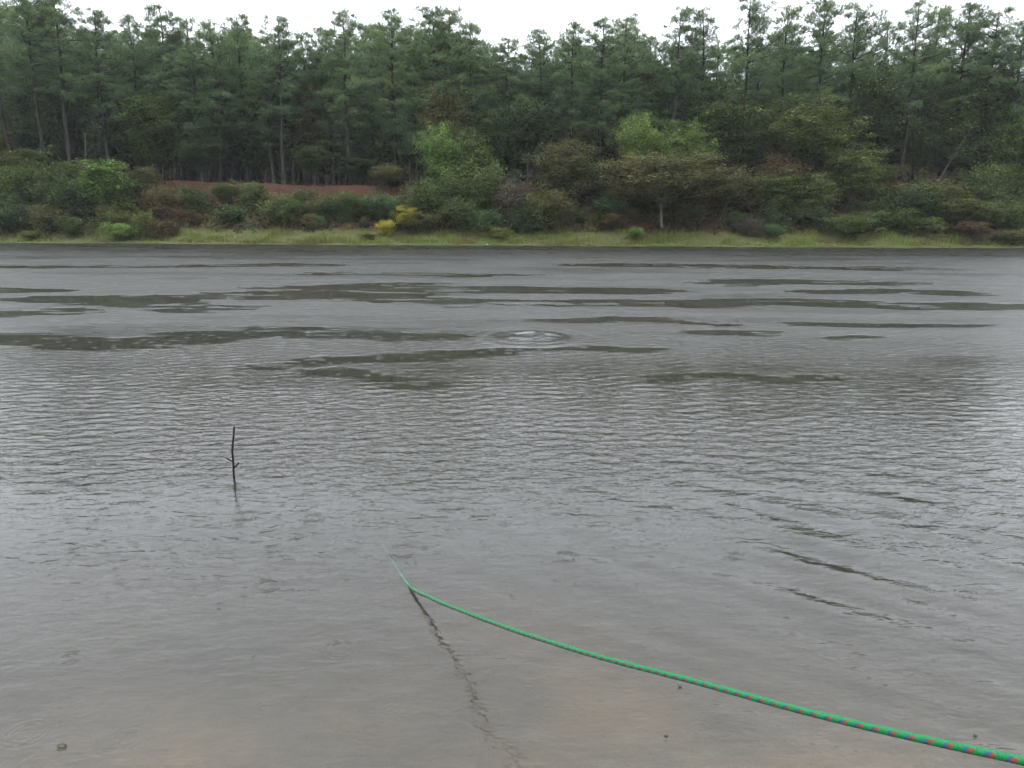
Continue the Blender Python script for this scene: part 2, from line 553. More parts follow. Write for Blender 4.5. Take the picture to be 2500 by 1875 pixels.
h = math_node(nt, 'ADD', h, rain(2.2, 0.00055, 0.020, 0.085, 0))
h = math_node(nt, 'ADD', h, math_node(nt, 'MULTIPLY', rain(4.2, 0.0007, 0.020, 0.03, 40), attr('splash')))
bump = N(nt, 'ShaderNodeBump', Strength=1.0, Distance=1.0)
nt.links.new(h, bump.inputs['Height'])
fr = N(nt, 'ShaderNodeFresnel', IOR=1.333)
nt.links.new(bump.outputs[0], fr.inputs['Normal'])
gl = N(nt, 'ShaderNodeBsdfPrincipled', IOR=1.333)          # mirror part only; what is not reflected goes on into the water
gl.inputs['Base Color'].default_value = (0, 0, 0, 1)
nt.links.new(math_node(nt, 'MULTIPLY_ADD', attr('ruffle'), 0.40, 0.06), gl.inputs['Roughness'])
nt.links.new(bump.outputs[0], gl.inputs['Normal'])
tr = N(nt, 'ShaderNodeBsdfTransparent')
cmb = N(nt, 'ShaderNodeCombineColor')
inv = math_node(nt, 'SUBTRACT', 1.0, fr.outputs[0])
for k in range(3):
    nt.links.new(inv, cmb.inputs[k])
nt.links.new(cmb.outputs[0], tr.inputs['Color'])
ad = N(nt, 'ShaderNodeAddShader')
nt.links.new(tr.outputs[0], ad.inputs[0])
nt.links.new(gl.outputs[0], ad.inputs[1])
nt.links.new(ad.outputs[0], out.inputs['Surface'])
pv = N(nt, 'ShaderNodeVolumePrincipled', Density=3.7, Anisotropy=0.2)
pv.inputs['Color'].default_value = (0.20, 0.195, 0.16, 1)
nt.links.new(pv.outputs[0], out.inputs['Volume'])
me.materials.append(m)
lake = add_obj('lake_water', me, kind='structure', label='grey wind-rippled murky lake water pocked by rain')

# ------------------------------------------------------------------ plants
def needle_tufts(P, A, n_each, length, width, rg, tone):
    """P tuft positions, A axes -> thin needle triangles"""
    n = len(P)
    P = np.repeat(P, n_each, 0)
    A = np.repeat(unit(A), n_each, 0)
    tn = np.repeat(tone, n_each)
    rnd = unit(rg.normal(size=(n * n_each, 3)))
    d = unit(A * rg.uniform(0.1, 1.0, (n * n_each, 1)) + rnd)
    L = length * rg.uniform(0.65, 1.15, (n * n_each, 1))
    b = P + A * rg.uniform(-0.10, 0.10, (n * n_each, 1))
    side = unit(np.cross(d, unit(rg.normal(size=(n * n_each, 3))))) * width * 0.5
    V = np.stack([b - side, b + side, b + d * L], 1).reshape(-1, 3)
    F = np.arange(len(V)).reshape(-1, 3)
    t = np.clip(tn + rg.normal(0, 0.10, n * n_each), 0, 1)
    return V, F, np.repeat(t, 3)


def make_pine(seed, H=16.0, cb=0.42, spread=2.7, nb=54, dead=8, needles=12):
    rg = np.random.default_rng(seed)
    tr_, br = Tubes(), Tubes()
    zt = np.linspace(-0.4, H, 15)
    wob = np.cumsum(rg.normal(0, 0.05, (15, 2)), 0)
    trunk = np.column_stack([wob[:, 0], wob[:, 1], zt])
    trunk[:2, :2] = 0
    rad = 0.175 * (1 - np.clip(zt / H, 0, 1)) ** 0.8 + 0.018
    rad[0] *= 1.35
    rad[1] *= 1.15
    tr_.add(trunk, rad, 8)

    def on_trunk(z):
        return np.array([np.interp(z, zt, trunk[:, 0]), np.interp(z, zt, trunk[:, 1]), z])
    TP, TA, TT = [], [], []
    az = rg.uniform(0, 6.28)
    lop = rg.uniform(0, 6.28)
    lobe = rg.normal(0, 0.16, 4)
    lobp = rg.uniform(0, 6.28, 4)
    for i in range(nb):
        t = ((i + rg.uniform(0, 0.9)) / nb) ** 0.85
        az += 2.4 + rg.normal(0, 0.5)
        tc_ = 0.38
        dome = max(0.0, 1 - ((t - tc_) / (1.02 - tc_)) ** 2) ** 0.52 if t > tc_ else 0.68 + 0.32 * t / tc_
        L = spread * dome * rg.uniform(0.42, 1.10) * (1 + lobe[0] * math.cos(az - lobp[0]) + lobe[1] * math.cos(2 * az - lobp[1] + 5 * t)) + 0.15
        el = R(-5 + 42 * t ** 1.3 + rg.normal(0, 14))
        z = max(H * (cb + (0.99 - cb) * t) - 0.75 * L * math.sin(max(el, 0)), H * cb * 0.9)
        z = min(z, H * 0.975)
        d = np.array([math.cos(az) * math.cos(el), math.sin(az) * math.cos(el), math.sin(el)])
        s = np.linspace(0, 1, 6)[:, None]
        bend = rg.normal(0, 0.10, 3)
        P = on_trunk(z) + d * L * s + (np.array([0, 0, 0.16]) + bend) * L * s ** 2 * 0.8
        br.add(P, np.linspace(0.012 + 0.016 * L, 0.008, 6), 4)
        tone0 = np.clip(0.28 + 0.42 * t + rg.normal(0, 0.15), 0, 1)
        npad = 1 + int(L * 1.15 + rg.uniform(0, 1.2))
        for k in range(npad):
            sk = 1.0 if k == 0 else rg.uniform(0.30, 0.95)
            base = np.array([np.interp(sk, s[:, 0], P[:, q]) for q in range(3)])
            off = rg.normal(0, 1, 3) * [0.30, 0.30, 0.10] * (0 if k == 0 else 1) * min(1.0, L)
            cpad = base + off + [0, 0, 0.10]
            br.add([base, (base + cpad) / 2 + [0, 0, -0.02], cpad], [0.012, 0.010, 0.006], 3, cap=False)
            rp = rg.uniform(0.30, 0.58) * (0.75 + 0.25 * min(L, 1.5))
            nt_ = int(6 + 26 * rp)
            for q in range(nt_):
                dv = rg.normal(0, 1, 3)
                dv /= np.linalg.norm(dv)
                pt = cpad + dv * rp * rg.uniform(0.35, 1.0) * [1, 1, 0.62]
                if q % 3 == 0:
                    br.add([cpad, pt], [0.006, 0.004], 3, cap=False)
                TP.append(pt)
                TA.append(dv * 0.45 + [0, 0, 0.9])
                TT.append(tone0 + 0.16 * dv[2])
        TP.append(P[-1])
        TA.append(d + [0, 0, 0.5])
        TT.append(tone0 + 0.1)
    for q in range(10):
        TP.append(on_trunk(H - 0.12 * q))
        TA.append(np.array([rg.normal(0, 0.4), rg.normal(0, 0.4), 1]))
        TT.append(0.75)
    for i in range(dead):                               # dead snags below the crown
        z = H * rg.uniform(0.16, cb + 0.05)
        a = rg.uniform(0, 6.28)
        L = rg.uniform(0.4, 1.5)
        d = np.array([math.cos(a), math.sin(a), rg.uniform(-0.25, 0.35)])
        b = on_trunk(z)
        br.add([b, b + d * L * 0.5, b + d * L + [0, 0, rg.uniform(-0.15, 0.2)]], [0.022, 0.014, 0.006], 4)
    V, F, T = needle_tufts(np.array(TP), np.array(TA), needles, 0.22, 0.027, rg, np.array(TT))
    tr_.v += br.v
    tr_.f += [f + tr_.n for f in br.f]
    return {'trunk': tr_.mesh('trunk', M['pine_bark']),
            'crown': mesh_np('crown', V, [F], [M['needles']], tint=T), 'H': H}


def make_leafy(seed, H, W, n_limb, n_sub, n_leaf, leaf, base=0.15, clump=0.30, stems=1, bark='bark', flat=0.55, lobes=0.25, top=0.75, wild=0.6):
    """broadleaf tree or shrub: stems, limbs to the crown's surface, twigs, clumps of rhombic leaves"""
    rg = np.random.default_rng(seed)
    tb = Tubes()
    CP, CT = [], []
    cz = H * (base + 1) / 2
    rz = H * (1 - base) / 2
    roots = []
    for s in range(stems):
        a = rg.uniform(0, 6.28)
        r0 = 0.0 if stems == 1 else rg.uniform(0.02, 0.10) * W
        foot = np.array([r0 * math.cos(a), r0 * math.sin(a), -0.25])
        lean = (0.07 if stems == 1 else 0.22) * W
        tip = foot + np.array([lean * math.cos(a) * rg.uniform(0.3, 1.4), lean * math.sin(a) * rg.uniform(0.3, 1.4), 0.25 + H * rg.uniform(0.62, top)])
        tt = np.linspace(0, 1, 7)[:, None]
        P = foot + (tip - foot) * tt + np.concatenate([np.zeros((1, 3)), np.cumsum(rg.normal(0, 0.012 * H, (6, 3)) * [1, 1, 0.2], 0)])
        rb = (0.011 * H + 0.012) * (1 if stems == 1 else 0.62)
        tb.add(P, np.linspace(rb * 1.1, rb * 0.3, 7), 6)
        roots.append((P, rb))
    lob = rg.normal(0, lobes, (7, 3))
    lobd = unit(rg.normal(size=(7, 3)))
    for i in range(n_limb):
        P, rb = roots[i % stems]
        d = unit(rg.normal(size=3))
        d[2] = rg.uniform(-0.85, 1.0)
        xy = d[:2] / (np.linalg.norm(d[:2]) + 1e-9) * math.sqrt(max(0, 1 - d[2] ** 2))
        d = np.array([xy[0], xy[1], d[2]])
        k = 1 + np.sum(lob[:, 0] * np.clip(lobd @ d, 0, 1) ** 3)
        rr = rg.uniform(0.50, 1.05) * np.clip(k, 0.5, 1.4)
        end = np.array([d[0] * W / 2 * rr, d[1] * W / 2 * rr, cz + d[2] * rz * min(rr, 1.08)])
        zs = np.clip(end[2] * rg.uniform(0.35, 0.75), 0.08 * H, None)
        j = np.clip(np.searchsorted(P[:, 2], zs), 1, 6)
        b = P[j]
        mid = (b + end) / 2 + np.array([0, 0, 0.10 * H * rg.uniform(-0.2, 1)]) * 0.6 + rg.normal(0, 0.02 * H, 3)
        q = np.linspace(0, 1, 6)[:, None]
        L = b * (1 - q) ** 2 + 2 * mid * q * (1 - q) + end * q ** 2
        tb.add(L, np.linspace(rb * 0.45, 0.006, 6), 4)
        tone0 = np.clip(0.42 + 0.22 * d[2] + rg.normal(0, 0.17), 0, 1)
        for s in range(n_sub):
            sb = L[int(rg.integers(2, 6))]
            sd = rg.normal(0, 1, 3) * [1, 1, 0.55]
            st = sb + sd * clump * 1.15 * (0.6 + 0.4 * W / 4 if W < 4 else 1.0)
            tb.add([sb, (sb + st) / 2 + rg.normal(0, 0.02, 3), st], [0.008, 0.006, 0.003], 3, cap=False)
            CP.append(st)
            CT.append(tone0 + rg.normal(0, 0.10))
    CP, CT = np.array(CP), np.array(CT)
    n = len(CP) * n_leaf
    c = np.repeat(CP, n_leaf, 0) + rg.normal(0, 1, (n, 3)) * clump * np.array([0.62, 0.62, 0.62 * flat])
    keep = c[:, 2] > 0.03
    c = c[keep]
    tn = np.clip(np.repeat(CT, n_leaf)[keep] + rg.normal(0, 0.14, len(c)), 0, 1)
    n = len(c)
    # bring the crown to its nominal height and width
    kz = H / np.percentile(c[:, 2], 99.3)
    kx = W / 2 / np.percentile(np.hypot(c[:, 0], c[:, 1]), 97)
    c = c * [kx, kx, kz]
    tb.v = [v * [kx, kx, kz] for v in tb.v]
    nrm = unit(np.column_stack([rg.normal(0, wild, n), rg.normal(0, wild, n), np.ones(n)]))
    a = unit(np.cross(nrm, unit(rg.normal(size=(n, 3)))))
    b = np.cross(nrm, a)
    ls = leaf * rg.uniform(0.6, 1.25, (n, 1))
    V = np.stack([c - a * ls * 0.5, c + b * ls * 0.30 - nrm * ls * 0.05, c + a * ls * 0.5 - nrm * ls * 0.12, c - b * ls * 0.30 - nrm * ls * 0.05], 1).reshape(-1, 3)
    k = np.arange(n)[:, None] * 4
    F = np.concatenate([k + [0, 1, 2], k + [0, 2, 3]], 0)
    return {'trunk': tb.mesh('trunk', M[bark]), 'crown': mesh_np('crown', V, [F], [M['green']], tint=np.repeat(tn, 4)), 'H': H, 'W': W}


def plant(tpl, name, loc, scale, rz, mats, label, cat, group=None, tilt=(0, 0), parts=None):
    e = bpy.data.objects.new(name, None)
    e.empty_display_size = 0.3
    col.objects.link(e)
    e.location = loc
    e.rotation_euler = (tilt[0], tilt[1], rz)
    e.scale = scale
    tag(e, label, cat, group)
    for key in ('trunk', 'crown'):
        if key not in tpl:
            continue
        o = bpy.data.objects.new((parts or {}).get(key, key), tpl[key])
        o.parent = e
        col.objects.link(o)
        if key in mats:
            o.material_slots[0].link = 'OBJECT'
            o.material_slots[0].material = mats[key]
    return e


pines = [make_pine(100 + i, 16.0, cb, sp, nb, dd) for i, (cb, sp, nb, dd) in enumerate(
    [(0.34, 2.4, 62, 10), (0.40, 2.3, 54, 14), (0.30, 2.6, 70, 8), (0.48, 2.3, 42, 14), (0.34, 2.0, 56, 10), (0.26, 2.5, 74, 8), (0.46, 2.8, 46, 14), (0.38, 2.8, 60, 12)])]

# front pines: trunk column, top row, distance, template, label
front = [
    (30, -25, 66, 3, 'thin bare-stemmed pine leftmost of all, sky showing around its trunk'),
    (108, -30, 65, 6, 'tall open-crowned pine second from the left, its crown cut by the picture top'),
    (172, -22, 65, 1, 'dark straight pine third from the left above the round green bushes'),
    (272, 28, 66, 0, 'round-topped pine fourth from the left, right of the first sky dip'),
    (352, 40, 69, 4, 'slim pine between two taller crowns above the bright green sapling'),
    (415, 22, 68, 1, 'pine with a twin-looking rounded crown top left of the red soil rim'),
    (470, 42, 70, 4, 'narrow pine behind the brownish shrub, near the left end of the soil rim'),
    (537, 55, 66, 0, 'dark trunked pine above the left end of the red soil rim'),
    (603, 42, 69, 5, 'full-crowned pine above the pair of shrubs left of the soil rim hollow'),
    (693, 45, 65, 1, 'thick dark pine with a long visible trunk rising behind the red soil rim'),
    (758, 82, 70, 4, 'shorter slim pine right of the thick-trunked pine over the soil rim'),
    (815, 70, 69, 2, 'bushy pine above the middle of the red soil rim'),
    (858, 30, 66, 0, 'tall pointed pine above the right half of the red soil rim'),
    (962, 32, 68, 5, 'dense rounded pine above the right end of the red soil rim'),
    (1054, 22, 66, 2, 'tall dense pine directly behind the yellow-leaved bushes'),
    (1100, 26, 66, 0, 'twin of the tall dense pine, standing behind the bright sapling top'),
    (1160, 62, 68, 4, 'sloping-shouldered pine right of the bright sapling top'),
    (1236, 98, 69, 0, 'low pine top in the dip of the skyline at the picture middle'),
    (1322, 78, 70, 7, 'pine with a round spreading top just right of the skyline dip'),
    (1394, 58, 67, 4, 'slim pine with a small round head behind the olive tree'),
    (1456, 48, 66, 2, 'broad dense pine behind the olive tree, dark trunk showing'),
    (1515, 42, 69, 1, 'pine with a stepped crown left of the pale green willow'),
    (1582, 92, 71, 4, 'short thin pine in the sky gap above the pale green willow'),
    (1645, 20, 65, 3, 'tall airy pine above the pale-barked tree, sky through its crown'),
    (1710, 26, 66, 3, 'second airy pine, slightly shorter, sky on both sides of its trunk'),
    (1802, -5, 64, 6, 'tallest airy pine, long bare trunk and wide open crown against sky'),
    (1899, 18, 66, 3, 'airy pine left of the large yellow-green tree'),
    (1977, -8, 65, 7, 'wide spreading pine behind the large yellow-green tree'),
    (2052, 14, 67, 6, 'pine with high branching crown right of the large yellow-green tree'),
    (2125, 55, 71, 4, 'small distant-looking pine in the skyline notch towards the right'),
    (2196, 8, 64, 6, 'leaning dark pine with forked-looking trunk right of the skyline notch'),
    (2262, 18, 67, 3, 'thin pine beside the leaning dark pine'),
    (2318, 14, 66, 7, 'full pine third from the right edge'),
    (2385, 22, 65, 6, 'dark pine second from the right edge, crown swept outward'),
    (2450, 58, 64, 7, 'rightmost big pine, lower branches spreading towards the picture edge'),
]
prg = np.random.default_rng(31)
placed = []
for u, vt, D, k, lab in front:
    base_x = at_dist(u, 430, D)[0]
    gz = float(ground_z(base_x, D))
    H = at_dist(u, vt, D)[2] - gz
    s = H / 16.0
    w = prg.uniform(1.0, 1.22)
    plant(pines[k], 'pine_tree', (base_x, D, gz), (s * w, s * w, s), prg.uniform(0, 6.28), {}, lab, 'pine tree', 'pines along the front of the stand',
          tilt=(R(prg.normal(0, 0.8)), R(prg.normal(0, 0.8))))
    placed.append((base_x, D))

# younger pines filling the gaps under the tall crowns
for D0, step in ((67.5, 4.6), (72, 4.4), (76, 4.6)):
    x = -46.0
    while x < 46:
        D = D0 + prg.normal(0, 0.8)
        u = 1250 + x / D * FPX
        if u < 1560 or prg.uniform() < 0.4:
            H = prg.uniform(6.5, 11.5)
            s = H / 16.0
            w = prg.uniform(1.3, 1.6)
            plant(pines[int(prg.choice([2, 5, 5]))], 'pine_tree', (x, D, float(ground_z(x, D))), (s * w, s * w, s), prg.uniform(0, 6.28), {},
                  'young bushy pine half hidden under the tall pine crowns', 'pine tree', 'young pines under the tall crowns', tilt=(R(prg.normal(0, 1.2)), R(prg.normal(0, 1.2))))
        x += step * prg.uniform(0.6, 1.4)

sky_u = np.array([f[0] for f in front])
sky_v = np.array([f[1] for f in front])
rows = [(70.5, 3.4), (74, 3.3), (78, 3.3), (83, 3.5), (89, 3.8), (96, 4.2)]
for ri, (D0, step) in enumerate(rows):
    half = D0 * 1.05
    x = -half + prg.uniform(0, step)
    while x < half:
        D = D0 + prg.normal(0, 1.1)
        u = 1250 + x / D * FPX * 0.995
        stepx = step * prg.uniform(0.7, 1.35) * (1.5 if abs(x) > D0 * 0.72 else 1.0)
        thin = 1.0 if u < 1560 and u > 130 else (0.55 if u >= 1560 else 0.5)
        if prg.uniform() < thin:
            vs = np.interp(u, sky_u, sky_v)
            vt = vs + prg.uniform(25, 120) + (35 if u > 1560 else 0)
            gz = float(ground_z(x, D))
            H = np.clip(at_dist(u, vt, D)[2] - gz, 7, 23)
            s = H / 16.0
            w = prg.uniform(0.95, 1.2) * (1.15 if s < 0.85 else 1)
            k = int(prg.choice([0, 1, 2, 4, 5, 7])) if thin == 1.0 else int(prg.choice([1, 3, 6, 7]))
            mats = {'crown': M['needles_brown']} if (0.06 > prg.uniform()) else {}
            plant(pines[k], 'pine_tree', (x, D, gz), (s * w, s * w, s), prg.uniform(0, 6.28), mats,
                  'one of the crowded pines deep in the stand behind the front row', 'pine tree', 'pines deep in the stand',
                  tilt=(R(prg.normal(0, 1.0)), R(prg.normal(0, 1.0))))
        x += stepx

# broadleaf templates -------------------------------------------------
T = {}
for i in range(3):
    T['shrub', i] = make_leafy(300 + i, 2.2, 2.4, 20, 6, 50, 0.105, base=0.02, clump=0.24, stems=4, top=0.85, flat=0.9, wild=1.0, lobes=0.4)
    T['bush', i] = make_leafy(320 + i, 3.6, 4.2, 34, 7, 54, 0.13, base=0.02, clump=0.36, stems=4, top=0.85, flat=0.9, wild=1.0, lobes=0.4)
    T['tree', i] = make_leafy(340 + i, 7.0, 4.6, 56, 9, 54, 0.15, base=0.20, clump=0.40, stems=1, lobes=0.35)
    T['sapling', i] = make_leafy(360 + i, 4.5, 2.2, 30, 7, 44, 0.125, base=0.22, clump=0.26, stems=1, lobes=0.3)
    T['layered', i] = make_leafy(380 + i, 4.5, 4.6, 26, 10, 54, 0.14, base=0.30, clump=0.44, stems=1, flat=0.26, lobes=0.45)
    T['under', i] = make_leafy(400 + i, 6.0, 4.2, 44, 9, 66, 0.13, base=0.12, clump=0.42, stems=2, lobes=0.3)
T['palebark', 0] = make_leafy(420, 7.0, 6.6, 64, 10, 56, 0.14, base=0.34, clump=0.45, stems=1, bark='pale_bark', flat=0.7, lobes=0.35, wild=0.8)
T['twiggy', 0] = make_leafy(430, 3.0, 3.2, 40, 8, 9, 0.10, base=0.03, clump=0.30, stems=6, bark='bark', top=0.9)

# (kind, variant, centre column, top row, width px, distance, leaf colour, name, label)
shrubs = [
    ('bush', 0, 60, 398, 130, 60.5, 'green', 'shrub', 'large rounded green bush at the left picture edge below the pines'),
    ('bush', 1, 150, 380, 150, 61.5, 'green', 'shrub', 'largest dome-shaped green bush left of the bright sapling'),
    ('bush', 2, 8, 480, 120, 57.5, 'dark', 'shrub', 'dark bush at the water edge cut by the left picture border'),
    ('bush', 2, 185, 440, 110, 59.0, 'dark', 'shrub', 'dark shaded bush tucked between dome bush and bright sapling'),
    ('shrub', 0, 108, 500, 100, 57.2, 'olive', 'shrub', 'low olive bush under the largest dome-shaped bush'),
    ('shrub', 1, 62, 563, 42, 55.9, 'yellowgreen', 'shrub', 'tiny yellow-green plant at the water edge near the left corner of the bank'),
    ('shrub', 2, 172, 530, 60, 56.6, 'green', 'shrub', 'small fresh green shrub at the water edge below the dome bush'),
    ('sapling', 0, 262, 392, 100, 57.9, 'bright', 'sapling', 'bright green sapling, brightest crown on the left bank'),
    ('shrub', 0, 268, 500, 90, 57.6, 'yellowgreen', 'shrub', 'yellowish low shrub at the foot of the bright sapling'),
    ('shrub', 2, 285, 545, 66, 56.2, 'bright', 'shrub', 'low bright green clump at the water edge under the bright sapling'),
    ('shrub', 1, 345, 515, 58, 56.8, 'yellowgreen', 'shrub', 'yellow-green shrub right of the bright clump at the water edge'),
    ('sapling', 1, 335, 415, 90, 61.5, 'olive', 'sapling', 'olive sapling right behind the bright green sapling'),
    ('bush', 0, 400, 450, 105, 59.8, 'brown', 'shrub', 'rusty brown-leaved bush right of the bright sapling'),
    ('shrub', 0, 465, 455, 80, 60.6, 'dark', 'shrub', 'dark green shrub between the rusty bush and the soil rim'),
    ('shrub', 1, 400, 535, 70, 57.0, 'brown', 'shrub', 'low brown weed clump at the left end of the grass strip'),
    ('sapling', 2, 552, 446, 55, 60.8, 'green', 'sapling', 'slender green sapling left of centre against the red soil rim'),
    ('shrub', 2, 618, 445, 75, 61.0, 'green', 'shrub', 'green shrub reaching the rim beside the slender sapling'),
    ('shrub', 0, 560, 500, 70, 59.0, 'dark', 'shrub', 'small dark shrub below the slender sapling'),
    ('bush', 1, 700, 472, 110, 59.3, 'green', 'shrub', 'full green shrub below the hollow in the soil rim'),
    ('shrub', 1, 765, 490, 60, 59.6, 'olive', 'shrub', 'pale olive shrub between the two large shrubs under the rim'),
    ('bush', 2, 850, 472, 110, 59.5, 'green', 'shrub', 'wide green shrub under the right half of the soil rim'),
    ('bush', 0, 935, 470, 110, 59.8, 'teal', 'shrub', 'blue-green shrub left of the yellow bushes'),
    ('shrub', 2, 779, 528, 26, 57.9, 'teal', 'shrub', 'tiny pointed blue-green seedling on the top of the grass strip'),
    ('shrub', 0, 940, 538, 46, 57.0, 'yellow', 'shrub', 'smaller left one of the two yellow bushes'),
    ('sapling', 1, 990, 504, 48, 57.4, 'yellow', 'shrub', 'taller right one of the two yellow bushes'),
    ('shrub', 1, 895, 568, 40, 56.0, 'yellowgreen', 'shrub', 'low yellow-green weed clump left of the yellow bushes'),
    ('tree', 0, 1085, 302, 95, 61.5, 'bright', 'hardwood_tree', 'tall slim tree with bright green top near the picture middle'),
    ('tree', 1, 1150, 325, 110, 62.0, 'green', 'hardwood_tree', 'green tree right beside the bright-topped tree'),
    ('bush', 1, 1060, 420, 120, 59.5, 'green', 'shrub', 'leafy green bush right above the yellow bushes'),
    ('bush', 2, 1150, 405, 140, 60.0, 'green', 'shrub', 'rounded green bush under the bright-topped tree'),
    ('shrub', 2, 1040, 520, 80, 57.8, 'olive', 'shrub', 'olive undergrowth shrub right of the taller yellow bush'),
    ('shrub', 0, 1130, 485, 90, 58.0, 'green', 'shrub', 'mid-green shrub at the grass edge below the rounded green bush'),
    ('shrub', 1, 1190, 510, 80, 57.3, 'teal', 'shrub', 'blue-green shrub at the grass edge left of the grey-brown thicket'),
    ('shrub', 2, 1215, 555, 50, 56.5, 'yellowgreen', 'shrub', 'low weeds with yellow leaves near the white scrap'),
    ('layered', 0, 945, 400, 80, 63.0, 'olive', 'sapling', 'flat-topped olive sapling standing at the right end of the soil rim'),
    ('twiggy', 0, 1245, 430, 150, 59.6, 'greybrown', 'shrub', 'grey-brown nearly leafless thicket near the picture middle'),
    ('tree', 2, 1365, 352, 135, 60.8, 'olive', 'hardwood_tree', 'olive-yellow thin-leaved tree right of the grey-brown thicket'),
    ('bush', 0, 1340, 455, 120, 58.8, 'olive', 'shrub', 'olive bush under the thin-leaved olive tree'),
    ('shrub', 1, 1285, 500, 110, 58.0, 'dark', 'shrub', 'dark low bush between thicket and olive bush'),
    ('sapling', 2, 1430, 420, 80, 62.5, 'dark', 'sapling', 'dark sapling in shade right of the olive tree'),
    ('shrub', 0, 1480, 480, 90, 60.0, 'teal', 'shrub', 'shaded blue-green shrub on the slope between the olive and pale-barked trees'),
    ('shrub', 2, 1500, 520, 80, 58.6, 'brown', 'shrub', 'rusty low brush on the red slope left of the pale trunk'),
    ('tree', 0, 1562, 278, 100, 62.5, 'willow', 'hardwood_tree', 'pale yellow-green tree with a pointed plume, left of its twin'),
    ('tree', 1, 1668, 302, 120, 62.5, 'willow', 'hardwood_tree', 'pale yellow-green tree with rounded top above the pale trunk'),
    ('tree', 2, 1765, 252, 150, 64.0, 'green', 'hardwood_tree', 'tall green tree right of the two pale-topped trees'),
    ('palebark', 0, 1620, 375, 260, 59.0, 'olive', 'hardwood_tree', 'broad tree with a pale whitish trunk standing at the grass edge'),
    ('layered', 1, 1760, 420, 170, 59.5, 'olive', 'hardwood_tree', 'low spreading tree right of the pale trunk'),
    ('sapling', 0, 1697, 500, 60, 58.0, 'olive', 'sapling', 'thin forked sapling right of the pale trunk'),
    ('shrub', 1, 1558, 555, 46, 56.6, 'bright', 'shrub', 'small bright weed clump on the grass left of the pale trunk'),
    ('twiggy', 0, 1830, 530, 90, 57.0, 'greybrown', 'shrub', 'greyish brown bush at the grass edge, right part of the bank'),
    ('shrub', 2, 1890, 548, 56, 56.6, 'teal', 'shrub', 'blue-green bush beside the greyish brown bush'),
    ('shrub', 0, 1880, 478, 70, 59.0, 'green', 'shrub', 'green shrub on the slope above the greyish brown bush'),
    ('tree', 1, 1960, 240, 190, 63.0, 'yellowgreen', 'hardwood_tree', 'large yellow-green tree, biggest broad crown towards the right'),
    ('layered', 2, 2075, 350, 150, 60.5, 'yellowgreen', 'hardwood_tree', 'tiered yellow-green tree right of the largest broad crown'),
    ('layered', 0, 1885, 420, 130, 60.0, 'green', 'sapling', 'tiered green sapling left of the tiered yellow-green tree'),
    ('layered', 1, 1990, 430, 120, 59.5, 'yellowgreen', 'sapling', 'small tiered sapling below the largest broad crown'),
    ('bush', 1, 1900, 360, 110, 62.0, 'brown', 'shrub', 'brownish bush at the foot of the largest broad crown'),
    ('bush', 0, 2075, 520, 120, 57.6, 'green', 'shrub', 'green bush at the grass edge below the tiered yellow-green tree'),
    ('shrub', 1, 1990, 500, 70, 58.6, 'dark', 'shrub', 'dark shrub on the red slope left of the grass-edge bush'),
    ('bush', 2, 2200, 450, 150, 60.5, 'dark', 'shrub', 'dark shaded bush under the leaning pine'),
    ('shrub', 0, 2180, 510, 100, 58.5, 'green', 'shrub', 'green shrub right of the grass-edge bush'),
    ('shrub', 2, 2260, 530, 90, 58.2, 'green', 'shrub', 'low green shrub near the right end of the grass'),
    ('layered', 2, 2340, 478, 130, 59.5, 'yellowgreen', 'sapling', 'flat yellow-green spray of leaves towards the right edge'),
    ('bush', 1, 2290, 425, 140, 61.5, 'olive', 'shrub', 'olive bush above the flat yellow-green spray'),
    ('bush', 0, 2420, 390, 150, 61.0, 'green', 'shrub', 'large green bush high on the bank near the right edge'),
    ('tree', 2, 2470, 300, 150, 62.5, 'green', 'hardwood_tree', 'green broadleaf tree at the right picture edge'),
    ('bush', 2, 2450, 490, 110, 58.8, 'green', 'shrub', 'lower green bush at the right picture edge'),
    ('shrub', 1, 2390, 540, 90, 57.4, 'brown', 'shrub', 'brown brush at the water edge near the right corner of the bank'),
    ('shrub', 0, 2480, 560, 90, 56.6, 'olive', 'shrub', 'olive weeds at the water edge in the right corner of the bank'),
    ('bush', 1, -70, 420, 150, 59.5, 'green', 'shrub', 'green bush just beyond the left picture edge'),
    ('bush', 2, 2580, 460, 150, 59.0, 'green', 'shrub', 'green bush just beyond the right picture edge'),
    ('sapling', 1, 55, 365, 110, 63.0, 'yellowgreen', 'sapling', 'yellow-tinged sapling behind the large rounded bush at the left'),
    ('tree', 0, 500, 330, 95, 65.0, 'dark', 'hardwood_tree', 'dark leafy tree standing on the rim left of the thick pine trunk'),
    ('tree', 2, 880, 385, 90, 65.5, 'dark', 'hardwood_tree', 'dark leafy tree on the rim right of the thick pine trunk'),
    ('sapling', 2, 770, 355, 70, 65.0, 'green', 'sapling', 'thin-stemmed green sapling on the soil rim'),
]
brg = np.random.default_rng(77)
for kind, var, u, vt, wpx, D, colr, name, lab in shrubs:
    t = T[kind, var]
    bx = at_dist(u, 500, D)[0]
    gz = float(ground_z(bx, D))
    H = max(0.5, at_dist(u, vt, D)[2] - gz)
    W = wpx / FPX * D * (1.22 if name == 'shrub' else 1.15)
    catg = {'shrub': 'bush', 'sapling': 'sapling', 'hardwood_tree': 'tree'}[name]
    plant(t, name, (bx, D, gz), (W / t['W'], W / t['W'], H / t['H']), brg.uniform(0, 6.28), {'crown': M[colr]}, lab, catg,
          {'shrub': 'bushes on the far bank', 'sapling': 'saplings on the far bank', 'hardwood_tree': 'broadleaf trees on the far bank'}[name],
          parts={'trunk': 'stems' if name == 'shrub' else 'trunk', 'crown': 'foliage' if name == 'shrub' else 'crown'})

